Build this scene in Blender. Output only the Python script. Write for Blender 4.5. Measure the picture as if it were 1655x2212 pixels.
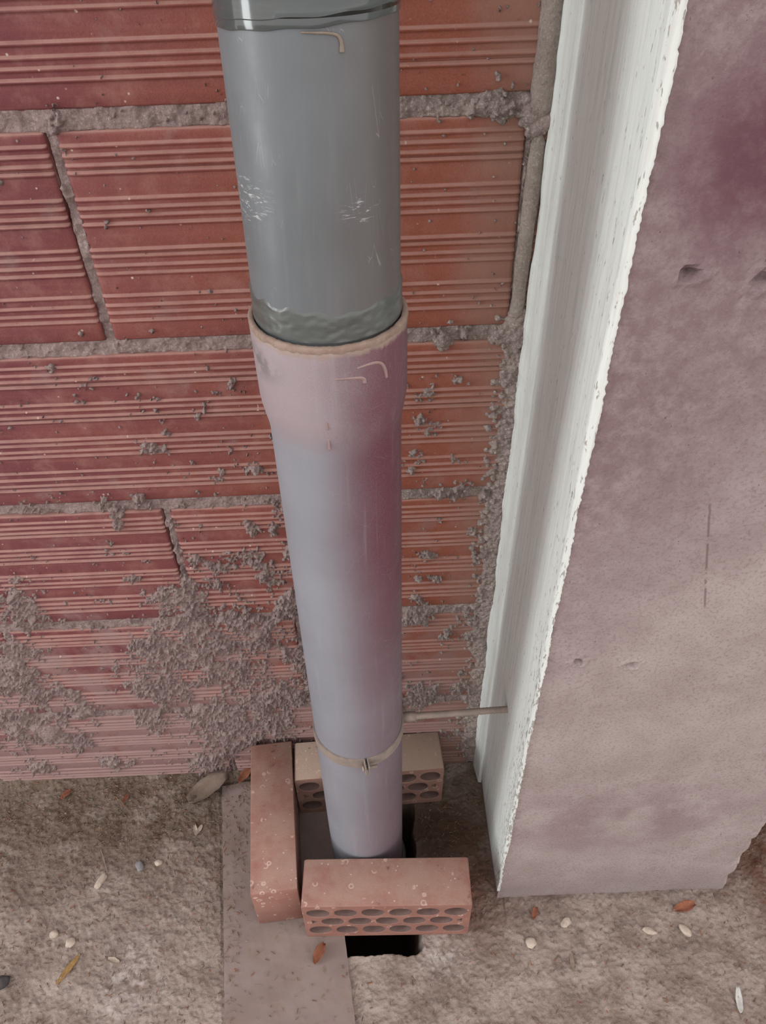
import bpy, bmesh, math, random
import numpy as np
from mathutils import Vector, Matrix, noise as mnoise

for o in list(bpy.data.objects):
    bpy.data.objects.remove(o, do_unlink=True)
S = bpy.context.scene
COL = S.collection
random.seed(7)
RNG = np.random.default_rng(11)

# ------------------------------------------------------------------ camera
cam_d = bpy.data.cameras.new('camera')
cam = bpy.data.objects.new('camera', cam_d)
COL.objects.link(cam)
cam_d.sensor_fit = 'VERTICAL'
cam_d.sensor_height = 24.0
cam_d.sensor_width = 24.0
cam_d.lens = 24.0 * 1660.0 / 2212.0
cam_d.clip_start = 0.02
R = Matrix(((0.99934, -0.03379, 0.01336), (-0.03246, -0.66625, 0.74502), (-0.01627, -0.74496, -0.66691)))
m = Matrix.Identity(4)
for r in range(3):
    m[r][0] = R[r][0]
    m[r][1] = -R[r][1]
    m[r][2] = -R[r][2]
m.translation = (0.0, -0.703, 1.2283)
cam.matrix_world = m
S.camera = cam

# ------------------------------------------------------------------ light and exposure
world = bpy.data.worlds.new('world')
S.world = world
world.use_nodes = True
bg = world.node_tree.nodes['Background']
bg.inputs[0].default_value = (1.0, 0.955, 0.94, 1)
bg.inputs[1].default_value = 1.8

def area_light(name, loc, aim, sx, sy, power, color):
    ld = bpy.data.lights.new(name, 'AREA')
    ld.shape = 'RECTANGLE'
    ld.size, ld.size_y, ld.energy, ld.color = sx, sy, power, color
    o = bpy.data.objects.new(name, ld)
    COL.objects.link(o)
    o.location = loc
    o.rotation_euler = (Vector(aim) - Vector(loc)).to_track_quat('-Z', 'Y').to_euler()
    return o
# daylight through the doorway on the left
area_light('doorway_daylight', (-2.9, -0.98, 1.25), (0.0, -0.14, 0.75), 0.55, 2.3, 43, (0.93, 0.98, 1.0))

vs = S.view_settings
vs.view_transform = 'Standard'
vs.look = 'None'
vs.exposure = 0.0
vs.gamma = 1.0
vs.use_curve_mapping = False

# ------------------------------------------------------------------ helpers
def tag(o, label=None, cat=None, group=None, kind=None):
    if label: o['label'] = label
    if cat: o['category'] = cat
    if group: o['group'] = group
    if kind: o['kind'] = kind
    return o

def empty(name, loc=(0, 0, 0)):
    o = bpy.data.objects.new(name, None)
    o.empty_display_size = 0.05
    COL.objects.link(o)
    o.location = loc
    return o

def link(name, me, mat=None, parent=None, smooth=True):
    o = bpy.data.objects.new(name, me)
    COL.objects.link(o)
    if mat is not None and not me.materials:
        me.materials.append(mat)
    if smooth and len(me.polygons):
        me.polygons.foreach_set('use_smooth', [True] * len(me.polygons))
    if parent is not None:
        o.parent = parent
        o.matrix_parent_inverse = Matrix.Translation(-parent.location)
    return o

def mesh_of(name, verts, faces):
    me = bpy.data.meshes.new(name)
    me.from_pydata(verts, [], faces)
    me.update()
    return me

def from_bm(name, bm):
    me = bpy.data.meshes.new(name)
    bmesh.ops.recalc_face_normals(bm, faces=bm.faces)
    bm.to_mesh(me)
    bm.free()
    return me

def quads_mesh(name, co, quads):
    """fast mesh from numpy arrays"""
    me = bpy.data.meshes.new(name)
    n, q = len(co), len(quads)
    me.vertices.add(n)
    me.vertices.foreach_set('co', co.astype(np.float32).ravel())
    me.loops.add(q * 4)
    me.loops.foreach_set('vertex_index', quads.astype(np.int32).ravel())
    me.polygons.add(q)
    me.polygons.foreach_set('loop_start', np.arange(0, q * 4, 4, dtype=np.int32))
    me.polygons.foreach_set('loop_total', np.full(q, 4, dtype=np.int32))
    me.update(calc_edges=True)
    me.validate()
    return me

def vnoise(x, y, scale, seed):
    """smooth value noise in 0..1"""
    g = np.random.default_rng(seed).random((256, 256))
    u, v = x * scale + 1000.0, y * scale + 1000.0
    iu, iv = np.floor(u).astype(int), np.floor(v).astype(int)
    fu, fv = u - iu, v - iv
    fu = fu * fu * (3 - 2 * fu)
    fv = fv * fv * (3 - 2 * fv)
    a = g[iu % 256, iv % 256]; b = g[(iu + 1) % 256, iv % 256]
    c = g[iu % 256, (iv + 1) % 256]; d = g[(iu + 1) % 256, (iv + 1) % 256]
    return (a * (1 - fu) + b * fu) * (1 - fv) + (c * (1 - fu) + d * fu) * fv

def fbm(x, y, scale, seed, octaves=4):
    s, a, t = 0, 1.0, 0
    for k in range(octaves):
        s = s + a * vnoise(x, y, scale * 2.03 ** k, seed + k)
        t += a
        a *= 0.52
    return s / t

def splat(H, x0, y0, step, cx, cy, r, k, rough=None):
    """raise a rounded lump in a height grid"""
    n = int(r / step) + 2
    i, j = int((cx - x0) / step), int((cy - y0) / step)
    i0, i1, j0, j1 = max(i - n, 0), min(i + n + 1, H.shape[0]), max(j - n, 0), min(j + n + 1, H.shape[1])
    if i0 >= i1 or j0 >= j1:
        return
    xs = x0 + np.arange(i0, i1)[:, None] * step - cx
    ys = y0 + np.arange(j0, j1)[None, :] * step - cy
    q = 1 - (xs * xs + ys * ys) / (r * r)
    h = np.where(q > 0, np.sqrt(np.maximum(q, 0)) * r * k, -1)
    H[i0:i1, j0:j1] = np.maximum(H[i0:i1, j0:j1], h)

# ------------------------------------------------------------------ materials
class NT:
    def __init__(self, name, rough=0.8, spec=0.3):
        self.m = bpy.data.materials.new(name)
        self.m.use_nodes = True
        self.t = self.m.node_tree
        self.b = self.t.nodes['Principled BSDF']
        self.b.inputs['Roughness'].default_value = rough
        self.b.inputs['Specular IOR Level'].default_value = spec
        self.g = self.t.nodes.new('ShaderNodeNewGeometry')
        self.pos = self.g.outputs['Position']
        self.nrm = self.g.outputs['Normal']
    def n(self, kind): return self.t.nodes.new(kind)
    def put(self, sock, v):
        if hasattr(v, 'is_linked') or isinstance(v, bpy.types.NodeSocket): self.t.links.new(v, sock)
        elif isinstance(v, (tuple, list)) and len(v) == 3 and len(sock.default_value) == 4: sock.default_value = (*v, 1)
        else: sock.default_value = v
    def math(self, op, a, b=0.0, c=None, clamp=False):
        n = self.n('ShaderNodeMath'); n.operation = op; n.use_clamp = clamp
        self.put(n.inputs[0], a); self.put(n.inputs[1], b)
        if c is not None: self.put(n.inputs[2], c)
        return n.outputs[0]
    def xyz(self, v=None):
        n = self.n('ShaderNodeSeparateXYZ'); self.put(n.inputs[0], v or self.pos); return n.outputs
    def scale(self, v, s):
        n = self.n('ShaderNodeVectorMath'); n.operation = 'MULTIPLY'
        self.put(n.inputs[0], v); self.put(n.inputs[1], s); return n.outputs[0]
    def noise(self, s, detail=4, rough=0.55, vec=None, dist=0.0):
        n = self.n('ShaderNodeTexNoise'); self.put(n.inputs['Vector'], vec or self.pos)
        n.inputs['Scale'].default_value = s; n.inputs['Detail'].default_value = detail
        n.inputs['Roughness'].default_value = rough; n.inputs['Distortion'].default_value = dist
        return n.outputs[0]
    def voronoi(self, s, vec=None, feature='F1', out=0, rnd=1.0):
        n = self.n('ShaderNodeTexVoronoi'); self.put(n.inputs['Vector'], vec or self.pos)
        n.feature = feature
        n.inputs['Scale'].default_value = s; n.inputs['Randomness'].default_value = rnd
        return n.outputs[out]
    def ramp(self, v, lo, hi, a=0.0, b=1.0, smooth=True):
        n = self.n('ShaderNodeMapRange'); n.interpolation_type = 'SMOOTHSTEP' if smooth else 'LINEAR'
        self.put(n.inputs[0], v); n.inputs[1].default_value = lo; n.inputs[2].default_value = hi
        n.inputs[3].default_value = a; n.inputs[4].default_value = b
        return n.outputs[0]
    def mix(self, f, a, b):
        n = self.n('ShaderNodeMix'); n.data_type = 'RGBA'
        self.put(n.inputs[0], f); self.put(n.inputs[6], a); self.put(n.inputs[7], b)
        return n.outputs[2]
    def mul(self, *fs):
        r = fs[0]
        for f in fs[1:]: r = self.math('MULTIPLY', r, f)
        return r
    def spot(self, c, r):
        """soft round stain about a point, radii per axis"""
        n = self.n('ShaderNodeVectorMath'); n.operation = 'SUBTRACT'
        self.put(n.inputs[0], self.pos); n.inputs[1].default_value = c
        v = self.scale(n.outputs[0], (1 / r[0], 1 / r[1], 1 / r[2]))
        l = self.n('ShaderNodeVectorMath'); l.operation = 'LENGTH'; self.put(l.inputs[0], v)
        return self.ramp(l.outputs[1], 0.15, 1.0, 1.0, 0.0)
    def bump(self, h, strength=0.5, dist=0.002, prev=None):
        n = self.n('ShaderNodeBump'); n.inputs['Strength'].default_value = strength
        n.inputs['Distance'].default_value = dist; self.put(n.inputs['Height'], h)
        if prev is not None: self.put(n.inputs['Normal'], prev)
        return n.outputs[0]
    def done(self, col=None, normal=None, rough=None):
        if col is not None: self.put(self.b.inputs['Base Color'], col)
        if normal is not None: self.put(self.b.inputs['Normal'], normal)
        if rough is not None: self.put(self.b.inputs['Roughness'], rough)
        return self.m

def srgb(r, g, b):
    f = lambda c: (c / 255) / 12.92 if c / 255 <= 0.04045 else ((c / 255 + 0.055) / 1.055) ** 2.4
    return (f(r), f(g), f(b))

def mat_wall_brick():
    t = NT('fired_clay_wall_brick', 0.72, 0.25)
    x, y, z = t.xyz()
    big = t.noise(5.0, 3)
    ori = t.ramp(t.math('ADD', x, t.math('MULTIPLY', big, 0.35)), -0.22, 0.24)
    col = t.mix(ori, srgb(106, 58, 61), srgb(136, 78, 61))
    blot = t.ramp(t.noise(9.0, 3), 0.42, 0.68)
    col = t.mix(t.mul(blot, t.math('SUBTRACT', 1.0, ori), 0.6), col, srgb(96, 48, 55))
    streak = t.noise(1.0, 4, 0.6, vec=t.scale(t.pos, (4, 4, 120)))
    col = t.mix(t.ramp(streak, 0.45, 0.75, 0.0, 0.3), col, srgb(144, 88, 76))
    speck = t.noise(900, 2)
    col = t.mix(t.ramp(speck, 0.35, 0.7, 0.0, 0.3), col, srgb(84, 44, 42))
    cloud = t.ramp(t.noise(34, 5, 0.65), 0.45, 0.7, 0.0, 0.3)
    col = t.mix(cloud, col, srgb(150, 112, 102))
    # building dust lying on the ribs and smeared with mortar lower down
    nz = t.xyz(t.nrm)[2]
    up = t.ramp(nz, 0.12, 0.6)
    col = t.mix(t.mul(up, t.ramp(t.noise(40, 3), 0.25, 0.65, 0.42, 0.7)), col, srgb(158, 124, 114))
    low = t.ramp(z, 0.03, 0.62, 1.0, 0.0)
    dust = t.ramp(t.math('ADD', t.noise(22, 6, 0.65), t.math('MULTIPLY', low, 0.36)), 0.54, 0.84)
    col = t.mix(t.mul(dust, 0.72), col, srgb(134, 111, 108))
    edge = t.ramp(t.math('ADD', x, t.math('MULTIPLY', t.noise(14, 4), 0.12)), 0.13, 0.21)
    col = t.mix(t.mul(edge, 0.7), col, srgb(134, 104, 92))
    # pale lime drips: short vertical dashes
    dr = t.voronoi(34, vec=t.scale(t.pos, (1.0, 0.0, 0.2)))
    drm = t.mul(t.ramp(dr, 0.015, 0.04, 1.0, 0.0), t.ramp(t.noise(30, 2), 0.5, 0.56))
    col = t.mix(t.mul(drm, 0.85), col, srgb(190, 168, 160))
    fl = t.voronoi(85, vec=t.scale(t.pos, (1, 0.2, 1)))
    col = t.mix(t.mul(t.ramp(fl, 0.07, 0.13, 1.0, 0.0), t.ramp(t.noise(60, 2), 0.52, 0.6)), col, srgb(172, 150, 140))
    nb = t.bump(t.noise(420, 4, 0.7), 0.35, 0.0012)
    return t.done(col, nb)

def mat_mortar(name, c0, c1, c2):
    t = NT(name, 0.95, 0.1)
    col = t.mix(t.ramp(t.noise(60, 5, 0.65), 0.3, 0.7), c0, c1)
    col = t.mix(t.ramp(t.noise(420, 3, 0.7), 0.48, 0.7, 0, 0.75), col, c2)
    col = t.mix(t.ramp(t.noise(300, 3, 0.7, vec=t.scale(t.pos, (1, 1, -1))), 0.52, 0.72, 0, 0.5), col, srgb(92, 80, 76))
    x = t.xyz()[0]
    warm = t.ramp(t.math('ADD', x, t.math('MULTIPLY', t.noise(7, 3), 0.3)), -0.02, 0.26)
    col = t.mix(t.mul(t.math('SUBTRACT', 1.0, warm), 0.4), col, srgb(132, 106, 106))
    pur = t.ramp(t.noise(11, 3), 0.5, 0.7)
    col = t.mix(t.mul(pur, 0.25), col, srgb(116, 96, 96))
    nb = t.bump(t.noise(900, 4, 0.75), 0.7, 0.0016)
    nb = t.bump(t.noise(260, 4, 0.7), 0.6, 0.003, nb)
    return t.done(col, nb)

def mat_floor():
    t = NT('packed_dirt_floor', 0.95, 0.1)
    x, y, z = t.xyz()
    base = t.mix(t.ramp(t.noise(18, 6, 0.65), 0.32, 0.68), srgb(134, 118, 109), srgb(168, 153, 144))
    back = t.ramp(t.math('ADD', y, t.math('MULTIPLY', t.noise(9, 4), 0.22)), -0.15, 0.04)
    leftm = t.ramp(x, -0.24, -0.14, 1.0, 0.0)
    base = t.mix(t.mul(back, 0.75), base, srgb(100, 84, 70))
    humus = t.ramp(t.noise(26, 5, 0.7), 0.5, 0.66)
    base = t.mix(t.mul(humus, t.math('MULTIPLY', back, 0.7)), base, srgb(78, 58, 46))
    pale = t.ramp(t.noise(12, 5, 0.6, vec=t.scale(t.pos, (1, 1.6, 1))), 0.5, 0.72)
    base = t.mix(t.mul(pale, 0.6), base, srgb(182, 168, 159))
    grit = t.noise(700, 3, 0.7)
    base = t.mix(t.ramp(grit, 0.52, 0.74, 0, 0.45), base, srgb(84, 70, 62))
    base = t.mix(t.ramp(t.noise(480, 2), 0.64, 0.72, 0, 0.4), base, srgb(196, 184, 174))
    # earth reddened by brick dust between the loose bricks and the column
    red = t.math('MAXIMUM', t.spot((0.135, -0.2, 0), (0.085, 0.15, 0.2)), t.spot((0.6, -0.15, 0), (0.14, 0.2, 0.2)))
    red = t.mul(red, t.ramp(t.noise(28, 4), 0.3, 0.6, 0.4, 1.0))
    base = t.mix(t.mul(red, 0.8), base, srgb(104, 70, 56))
    shade_spot = t.spot((0.09, -0.12, 0), (0.1, 0.1, 0.2))  # shade on the ground right of the pipe, painted into the floor colour
    base = t.mix(t.mul(shade_spot, 0.9), base, srgb(78, 60, 48))
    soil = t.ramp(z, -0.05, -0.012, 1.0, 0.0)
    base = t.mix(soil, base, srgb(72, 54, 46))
    sand = t.math('MAXIMUM', t.spot((-0.375, -0.315, 0), (0.07, 0.09, 0.2)), t.spot((0.075, -0.305, 0), (0.05, 0.04, 0.2)))
    base = t.mix(t.mul(sand, t.ramp(t.noise(60, 5, 0.7), 0.42, 0.62), 0.7), base, srgb(192, 182, 178))
    nb = t.bump(t.noise(800, 4, 0.75), 0.8, 0.002)
    nb = t.bump(t.noise(220, 4, 0.7), 0.6, 0.003, nb)
    return t.done(base, nb)

def mat_loose_brick(seed, pale=0.0, dustc=srgb(150, 124, 112)):
    t = NT('perforated_brick_clay', 0.85, 0.2)
    mp = t.n('ShaderNodeVectorMath'); mp.operation = 'ADD'
    t.put(mp.inputs[0], t.pos); mp.inputs[1].default_value = (seed * 1.7, seed * 0.6, 0)
    v = mp.outputs[0]
    col = t.mix(t.ramp(t.noise(30, 4, vec=v), 0.3, 0.7), srgb(132, 91, 81), srgb(142, 101, 90))
    x, y, z = t.xyz()
    nz = t.xyz(t.nrm)[2]
    up = t.ramp(nz, 0.3, 0.9)
    dust = t.ramp(t.math('ADD', t.noise(24, 6, 0.65, vec=v), pale), 0.28, 0.66)
    col = t.mix(t.mul(t.math('ADD', t.math('MULTIPLY', up, 0.55), 0.25), dust), col, dustc)
    # lime rings left by drops
    d = t.voronoi(62, vec=v)
    pick = t.ramp(t.noise(38, 2, vec=v), 0.47, 0.54)
    wob = t.math('ADD', d, t.math('MULTIPLY', t.noise(300, 2, vec=v), 0.08))
    ring = t.mul(t.ramp(wob, 0.16, 0.21), t.ramp(wob, 0.26, 0.32, 1, 0), pick)
    col = t.mix(t.mul(ring, 0.65), col, srgb(186, 162, 150))
    dots = t.mul(t.ramp(t.voronoi(120, vec=v), 0.1, 0.18, 1, 0), t.ramp(t.noise(55, 2, vec=v), 0.52, 0.58))
    col = t.mix(t.mul(dots, 0.7), col, srgb(192, 172, 160))
    moss = t.ramp(t.noise(46, 5, 0.7, vec=v), 0.62, 0.72)
    col = t.mix(t.mul(moss, up, 0.7), col, srgb(84, 66, 58))
    col = t.mix(t.ramp(t.noise(800, 2, vec=v), 0.5, 0.7, 0, 0.25), col, srgb(104, 60, 50))
    nb = t.bump(t.noise(500, 4, 0.7), 0.4, 0.0012)
    return t.done(col, nb)

def mat_pipe_upper():
    t = NT('grey_pvc_upper_pipe', 0.34, 0.45)
    x, y, z = t.xyz()
    col = t.mix(t.ramp(t.noise(8, 3), 0.3, 0.7), srgb(85, 90, 93), srgb(96, 101, 104))
    col = t.mix(t.ramp(t.noise(1, 4, 0.6, vec=t.scale(t.pos, (90, 90, 5))), 0.45, 0.75, 0, 0.35), col, srgb(112, 112, 111))
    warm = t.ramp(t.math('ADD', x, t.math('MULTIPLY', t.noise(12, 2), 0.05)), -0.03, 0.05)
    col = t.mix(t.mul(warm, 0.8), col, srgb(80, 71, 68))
    # scuffs and scratches
    scr = t.noise(1, 6, 0.75, vec=t.scale(t.pos, (95, 95, 420)), dist=0.6)
    sp1 = t.spot((-0.078, -0.195, 1.047), (0.03, 0.04, 0.022))
    sp2 = t.spot((-0.002, -0.205, 1.045), (0.016, 0.04, 0.012))
    scm = t.mul(t.math('MAXIMUM', sp1, sp2), t.ramp(scr, 0.54, 0.62))
    col = t.mix(t.mul(scm, 0.7), col, srgb(196, 196, 194))
    fine = t.voronoi(70, vec=t.scale(t.pos, (2.2, 2.2, 0.35)), feature='DISTANCE_TO_EDGE')
    fg = t.mul(t.ramp(fine, 0.0, 0.012, 1, 0), t.ramp(t.noise(40, 2), 0.55, 0.62))
    col = t.mix(t.mul(fg, 0.25), col, srgb(180, 178, 174))
    rg = t.ramp(t.noise(30, 5, 0.65), 0.3, 0.7, 0.36, 0.52)
    nb = t.bump(t.noise(60, 4), 0.06, 0.002)
    return t.done(col, nb, rg)

def mat_pipe_lower():
    t = NT('grey_pvc_lower_pipe', 0.42, 0.4)
    x, y, z = t.xyz()
    col = t.mix(t.ramp(t.noise(9, 3), 0.3, 0.7), srgb(122, 123, 130), srgb(128, 129, 136))
    # dark red tint, stronger towards the right and higher up
    edge = t.math('ADD', x, t.math('MULTIPLY', t.math('SUBTRACT', t.noise(8, 2), 0.5), 0.03))
    side = t.ramp(edge, -0.058, 0.018)
    hgt = t.ramp(z, 0.40, 0.76, 0.6, 1.0)
    lowtint = t.ramp(z, 0.0, 0.35, 0.62, 0.6)
    red_tint = t.mul(side, t.math('MAXIMUM', hgt, lowtint))
    grain = t.ramp(t.noise(1500, 2), 0.25, 0.75, 0.75, 1.0)
    col = t.mix(t.mul(red_tint, grain), col, srgb(88, 36, 47))
    # pale dust on the socket
    bell = t.mul(t.ramp(z, 0.845, 0.885), t.ramp(t.math('ADD', x, t.math('MULTIPLY', t.noise(30, 3), 0.05)), -0.030, 0.040, 0.9, 0.15))
    gr2 = t.ramp(t.noise(1100, 3, 0.7), 0.35, 0.65, 0.45, 1.0)
    col = t.mix(t.mul(bell, gr2), col, srgb(148, 130, 132))
    smear = t.spot((-0.083, -0.19, 0.93), (0.035, 0.05, 0.02))
    col = t.mix(t.mul(smear, t.ramp(t.noise(60, 3), 0.4, 0.55), 0.8), col, srgb(98, 94, 92))
    crud = t.mul(t.ramp(t.math('ADD', z, t.math('MULTIPLY', t.noise(140, 4), 0.012)), 0.952, 0.957), 1.0)
    col = t.mix(t.mul(crud, 0.9), col, srgb(140, 122, 111))
    st = t.noise(1, 4, 0.6, vec=t.scale(t.pos, (120, 120, 5)))
    col = t.mix(t.ramp(st, 0.55, 0.8, 0, 0.28), col, srgb(150, 146, 150))
    fine = t.voronoi(40, vec=t.scale(t.pos, (1.6, 1.6, 0.8)), feature='DISTANCE_TO_EDGE')
    fg = t.mul(t.ramp(fine, 0.0, 0.008, 1, 0), t.ramp(t.noise(34, 2), 0.54, 0.62))
    col = t.mix(t.mul(fg, 0.22), col, srgb(166, 160, 162))
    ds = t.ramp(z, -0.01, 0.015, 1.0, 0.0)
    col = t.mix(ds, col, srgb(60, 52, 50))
    t.put(t.b.inputs['Specular IOR Level'], t.ramp(red_tint, 0.0, 1.0, 0.42, 0.12))
    nb = t.bump(t.noise(1200, 2), 0.05, 0.0008)
    return t.done(col, nb, t.ramp(t.noise(25, 4), 0.3, 0.7, 0.38, 0.55))

def mat_simple(name, c0, c1, s=60, rough=0.8, bump=0.3, bs=400, spec=0.3):
    t = NT(name, rough, spec)
    col = t.mix(t.ramp(t.noise(s, 4, 0.6), 0.3, 0.7), c0, c1)
    return t.done(col, t.bump(t.noise(bs, 4, 0.7), bump, 0.0015))

def mat_tape(name, alpha, tint, rough=0.12, coat=0.3):
    t = NT(name, rough, 0.4)
    col = t.mix(t.ramp(t.noise(1, 3, vec=t.scale(t.pos, (30, 30, 200))), 0.4, 0.7), tint, srgb(70, 73, 71))
    wr = t.noise(1, 4, 0.6, vec=t.scale(t.pos, (25, 25, 160)))
    t.b.inputs['Alpha'].default_value = alpha
    t.b.inputs['Coat Weight'].default_value = coat
    t.b.inputs['Coat Roughness'].default_value = 0.05
    return t.done(col, t.bump(wr, 0.05, 0.0012))

def mat_whitewash():
    t = NT('white_limewash', 0.8, 0.2)
    streak = t.noise(1, 5, 0.65, vec=t.scale(t.pos, (150, 150, 8)))
    col = t.mix(t.ramp(streak, 0.4, 0.7), srgb(204, 209, 205), srgb(190, 193, 189))
    pits = t.noise(1, 3, 0.6, vec=t.scale(t.pos, (300, 300, 80)))
    y = t.xyz()[1]
    near = t.math('MULTIPLY', t.ramp(y, -0.235, -0.17, 0.16, 0.0), t.ramp(t.xyz()[2], 0.3, 1.0, 1.0, 0.3))
    col = t.mix(t.ramp(t.math('ADD', pits, near), 0.655, 0.71, 0, 0.7), col, srgb(120, 112, 106))  # shadow dashes of small pits painted in, denser by the front edge
    nb = t.bump(t.noise(1, 4, 0.7, vec=t.scale(t.pos, (500, 500, 60))), 0.35, 0.0012)
    return t.done(col, nb)

def mat_column():
    t = NT('mauve_cement_render', 0.92, 0.15)
    x, y, z = t.xyz()
    col = t.mix(t.ramp(t.noise(16, 5, 0.6), 0.3, 0.7), srgb(146, 133, 130), srgb(160, 148, 145))
    zz = t.math('ADD', z, t.math('MULTIPLY', t.math('SUBTRACT', t.noise(6, 4), 0.5), 0.4))
    zl = t.math('SUBTRACT', zz, t.math('MULTIPLY', t.math('SUBTRACT', x, 0.2), 1.3))
    top = t.ramp(zl, 0.45, 0.95)
    mott = t.ramp(t.noise(70, 5, 0.7), 0.3, 0.65, 0.55, 1.0)
    col = t.mix(t.mul(top, mott, 0.85), col, srgb(112, 90, 94))
    lowst = t.mul(t.spot((0.3, -0.226, 0.24), (0.28, 0.1, 0.12)), t.ramp(t.noise(14, 4), 0.35, 0.6))
    col = t.mix(t.mul(lowst, 0.75), col, srgb(128, 108, 110))
    grey = t.ramp(z, 0.02, 0.1, 1, 0)
    col = t.mix(t.mul(grey, 0.5), col, srgb(134, 122, 120))
    col = t.mix(t.ramp(t.noise(300, 5, 0.75), 0.46, 0.68, 0, 0.5), col, srgb(108, 88, 90))
    col = t.mix(t.ramp(t.noise(420, 4, 0.7), 0.56, 0.72, 0, 0.2), col, srgb(170, 156, 152))
    pits = t.noise(1, 3, 0.6, vec=t.scale(t.pos, (260, 260, 170)))
    col = t.mix(t.ramp(pits, 0.70, 0.74, 0, 0.75), col, srgb(74, 60, 58))
    wine = t.mul(t.spot((0.238, -0.226, 1.075), (0.075, 0.1, 0.085)), t.ramp(t.noise(60, 5, 0.7), 0.25, 0.6, 0.5, 1))
    col = t.mix(t.mul(wine, 0.9), col, srgb(92, 60, 69))
    # thin dark pencil stroke running down the face
    lx = t.math('ABSOLUTE', t.math('SUBTRACT', x, t.math('MULTIPLY_ADD', z, -0.229, 0.4665)))
    ln = t.mul(t.ramp(lx, 0.0006, 0.0016, 1, 0), t.ramp(z, 0.66, 0.67), t.ramp(z, 0.795, 0.80, 1, 0), t.ramp(t.noise(90, 2), 0.42, 0.5))
    col = t.mix(t.mul(ln, 0.7), col, srgb(104, 84, 82))
    nb = t.bump(t.noise(450, 5, 0.75), 0.6, 0.0016)
    nb = t.bump(t.noise(70, 4, 0.65), 0.06, 0.002, nb)
    return t.done(col, nb)

def mat_board():
    t = NT('grey_brown_board', 0.85, 0.2)
    col = t.mix(t.ramp(t.noise(10, 4), 0.3, 0.7), srgb(122, 106, 101), srgb(134, 119, 114))
    dirt = t.ramp(t.noise(30, 6, 0.7), 0.5, 0.68)
    y = t.xyz()[1]
    col = t.mix(t.mul(dirt, t.ramp(y, -0.4, -0.2, 0.35, 0.75)), col, srgb(124, 107, 93))
    col = t.mix(t.ramp(t.noise(60, 4, 0.6), 0.62, 0.72, 0, 0.5), col, srgb(98, 82, 74))
    return t.done(col, t.bump(t.noise(300, 4, 0.7), 0.25, 0.001))

M = dict(
    wbrick=mat_wall_brick(),
    mortar=mat_mortar('grey_mortar', srgb(126, 113, 108), srgb(154, 140, 134), srgb(190, 178, 171)),
    rope=mat_mortar('smooth_mortar', srgb(134, 124, 115), srgb(150, 140, 132), srgb(170, 162, 154)),
    floor=mat_floor(),
    upper=mat_pipe_upper(), lower=mat_pipe_lower(),
    tape=mat_tape('clear_tape', 1.0, srgb(62, 68, 68)),
    seal=mat_tape('dried_glue', 1.0, srgb(80, 83, 81), 0.3, 0.08),
    glue=mat_simple('dried_glue_drip', srgb(132, 110, 108), srgb(142, 120, 116), 80, 0.35),
    rim=mat_simple('dusty_socket_rim', srgb(142, 124, 112), srgb(128, 108, 97), 120, 0.9, 0.6, 700),
    rubber=mat_simple('black_rubber', srgb(52, 50, 50), srgb(66, 62, 60), 80, 0.5),
    clamp=mat_simple('dusty_zinc', srgb(138, 124, 114), srgb(120, 110, 104), 90, 0.55, 0.2),
    white=mat_whitewash(), column=mat_column(), board=mat_board(),
    straw=mat_simple('yellow_straw', srgb(150, 120, 74), srgb(128, 98, 60), 200, 0.7),
    leaf=mat_simple('brown_leaf', srgb(146, 92, 70), srgb(118, 76, 58), 150, 0.8),
    grey_leaf=mat_simple('grey_dry_leaf', srgb(142, 126, 114), srgb(120, 104, 93), 90, 0.85),
    pale=mat_simple('pale_stone', srgb(178, 164, 151), srgb(158, 143, 131), 150, 0.85),
    greystone=mat_simple('grey_stone', srgb(128, 124, 126), srgb(112, 110, 112), 150, 0.8),
    dark=mat_simple('dark_stone', srgb(70, 64, 66), srgb(52, 48, 50), 150, 0.7),
    lime=mat_simple('white_lime_flake', srgb(200, 200, 195), srgb(182, 180, 175), 150, 0.8),
)

# ------------------------------------------------------------------ back wall: hollow clay bricks laid in courses
TILT = 0.011                      # the courses climb a little to the right
Z0, PITCH, BH, BL = 0.198, 0.2133, 0.1965, 0.398
JZ = [Z0 + k * PITCH for k in range(-1, 8)]          # joint centre heights
wall = empty('wall_back')
tag(wall, 'red ribbed hollow brick wall splashed with mortar behind the pipe', 'wall', kind='structure')

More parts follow.
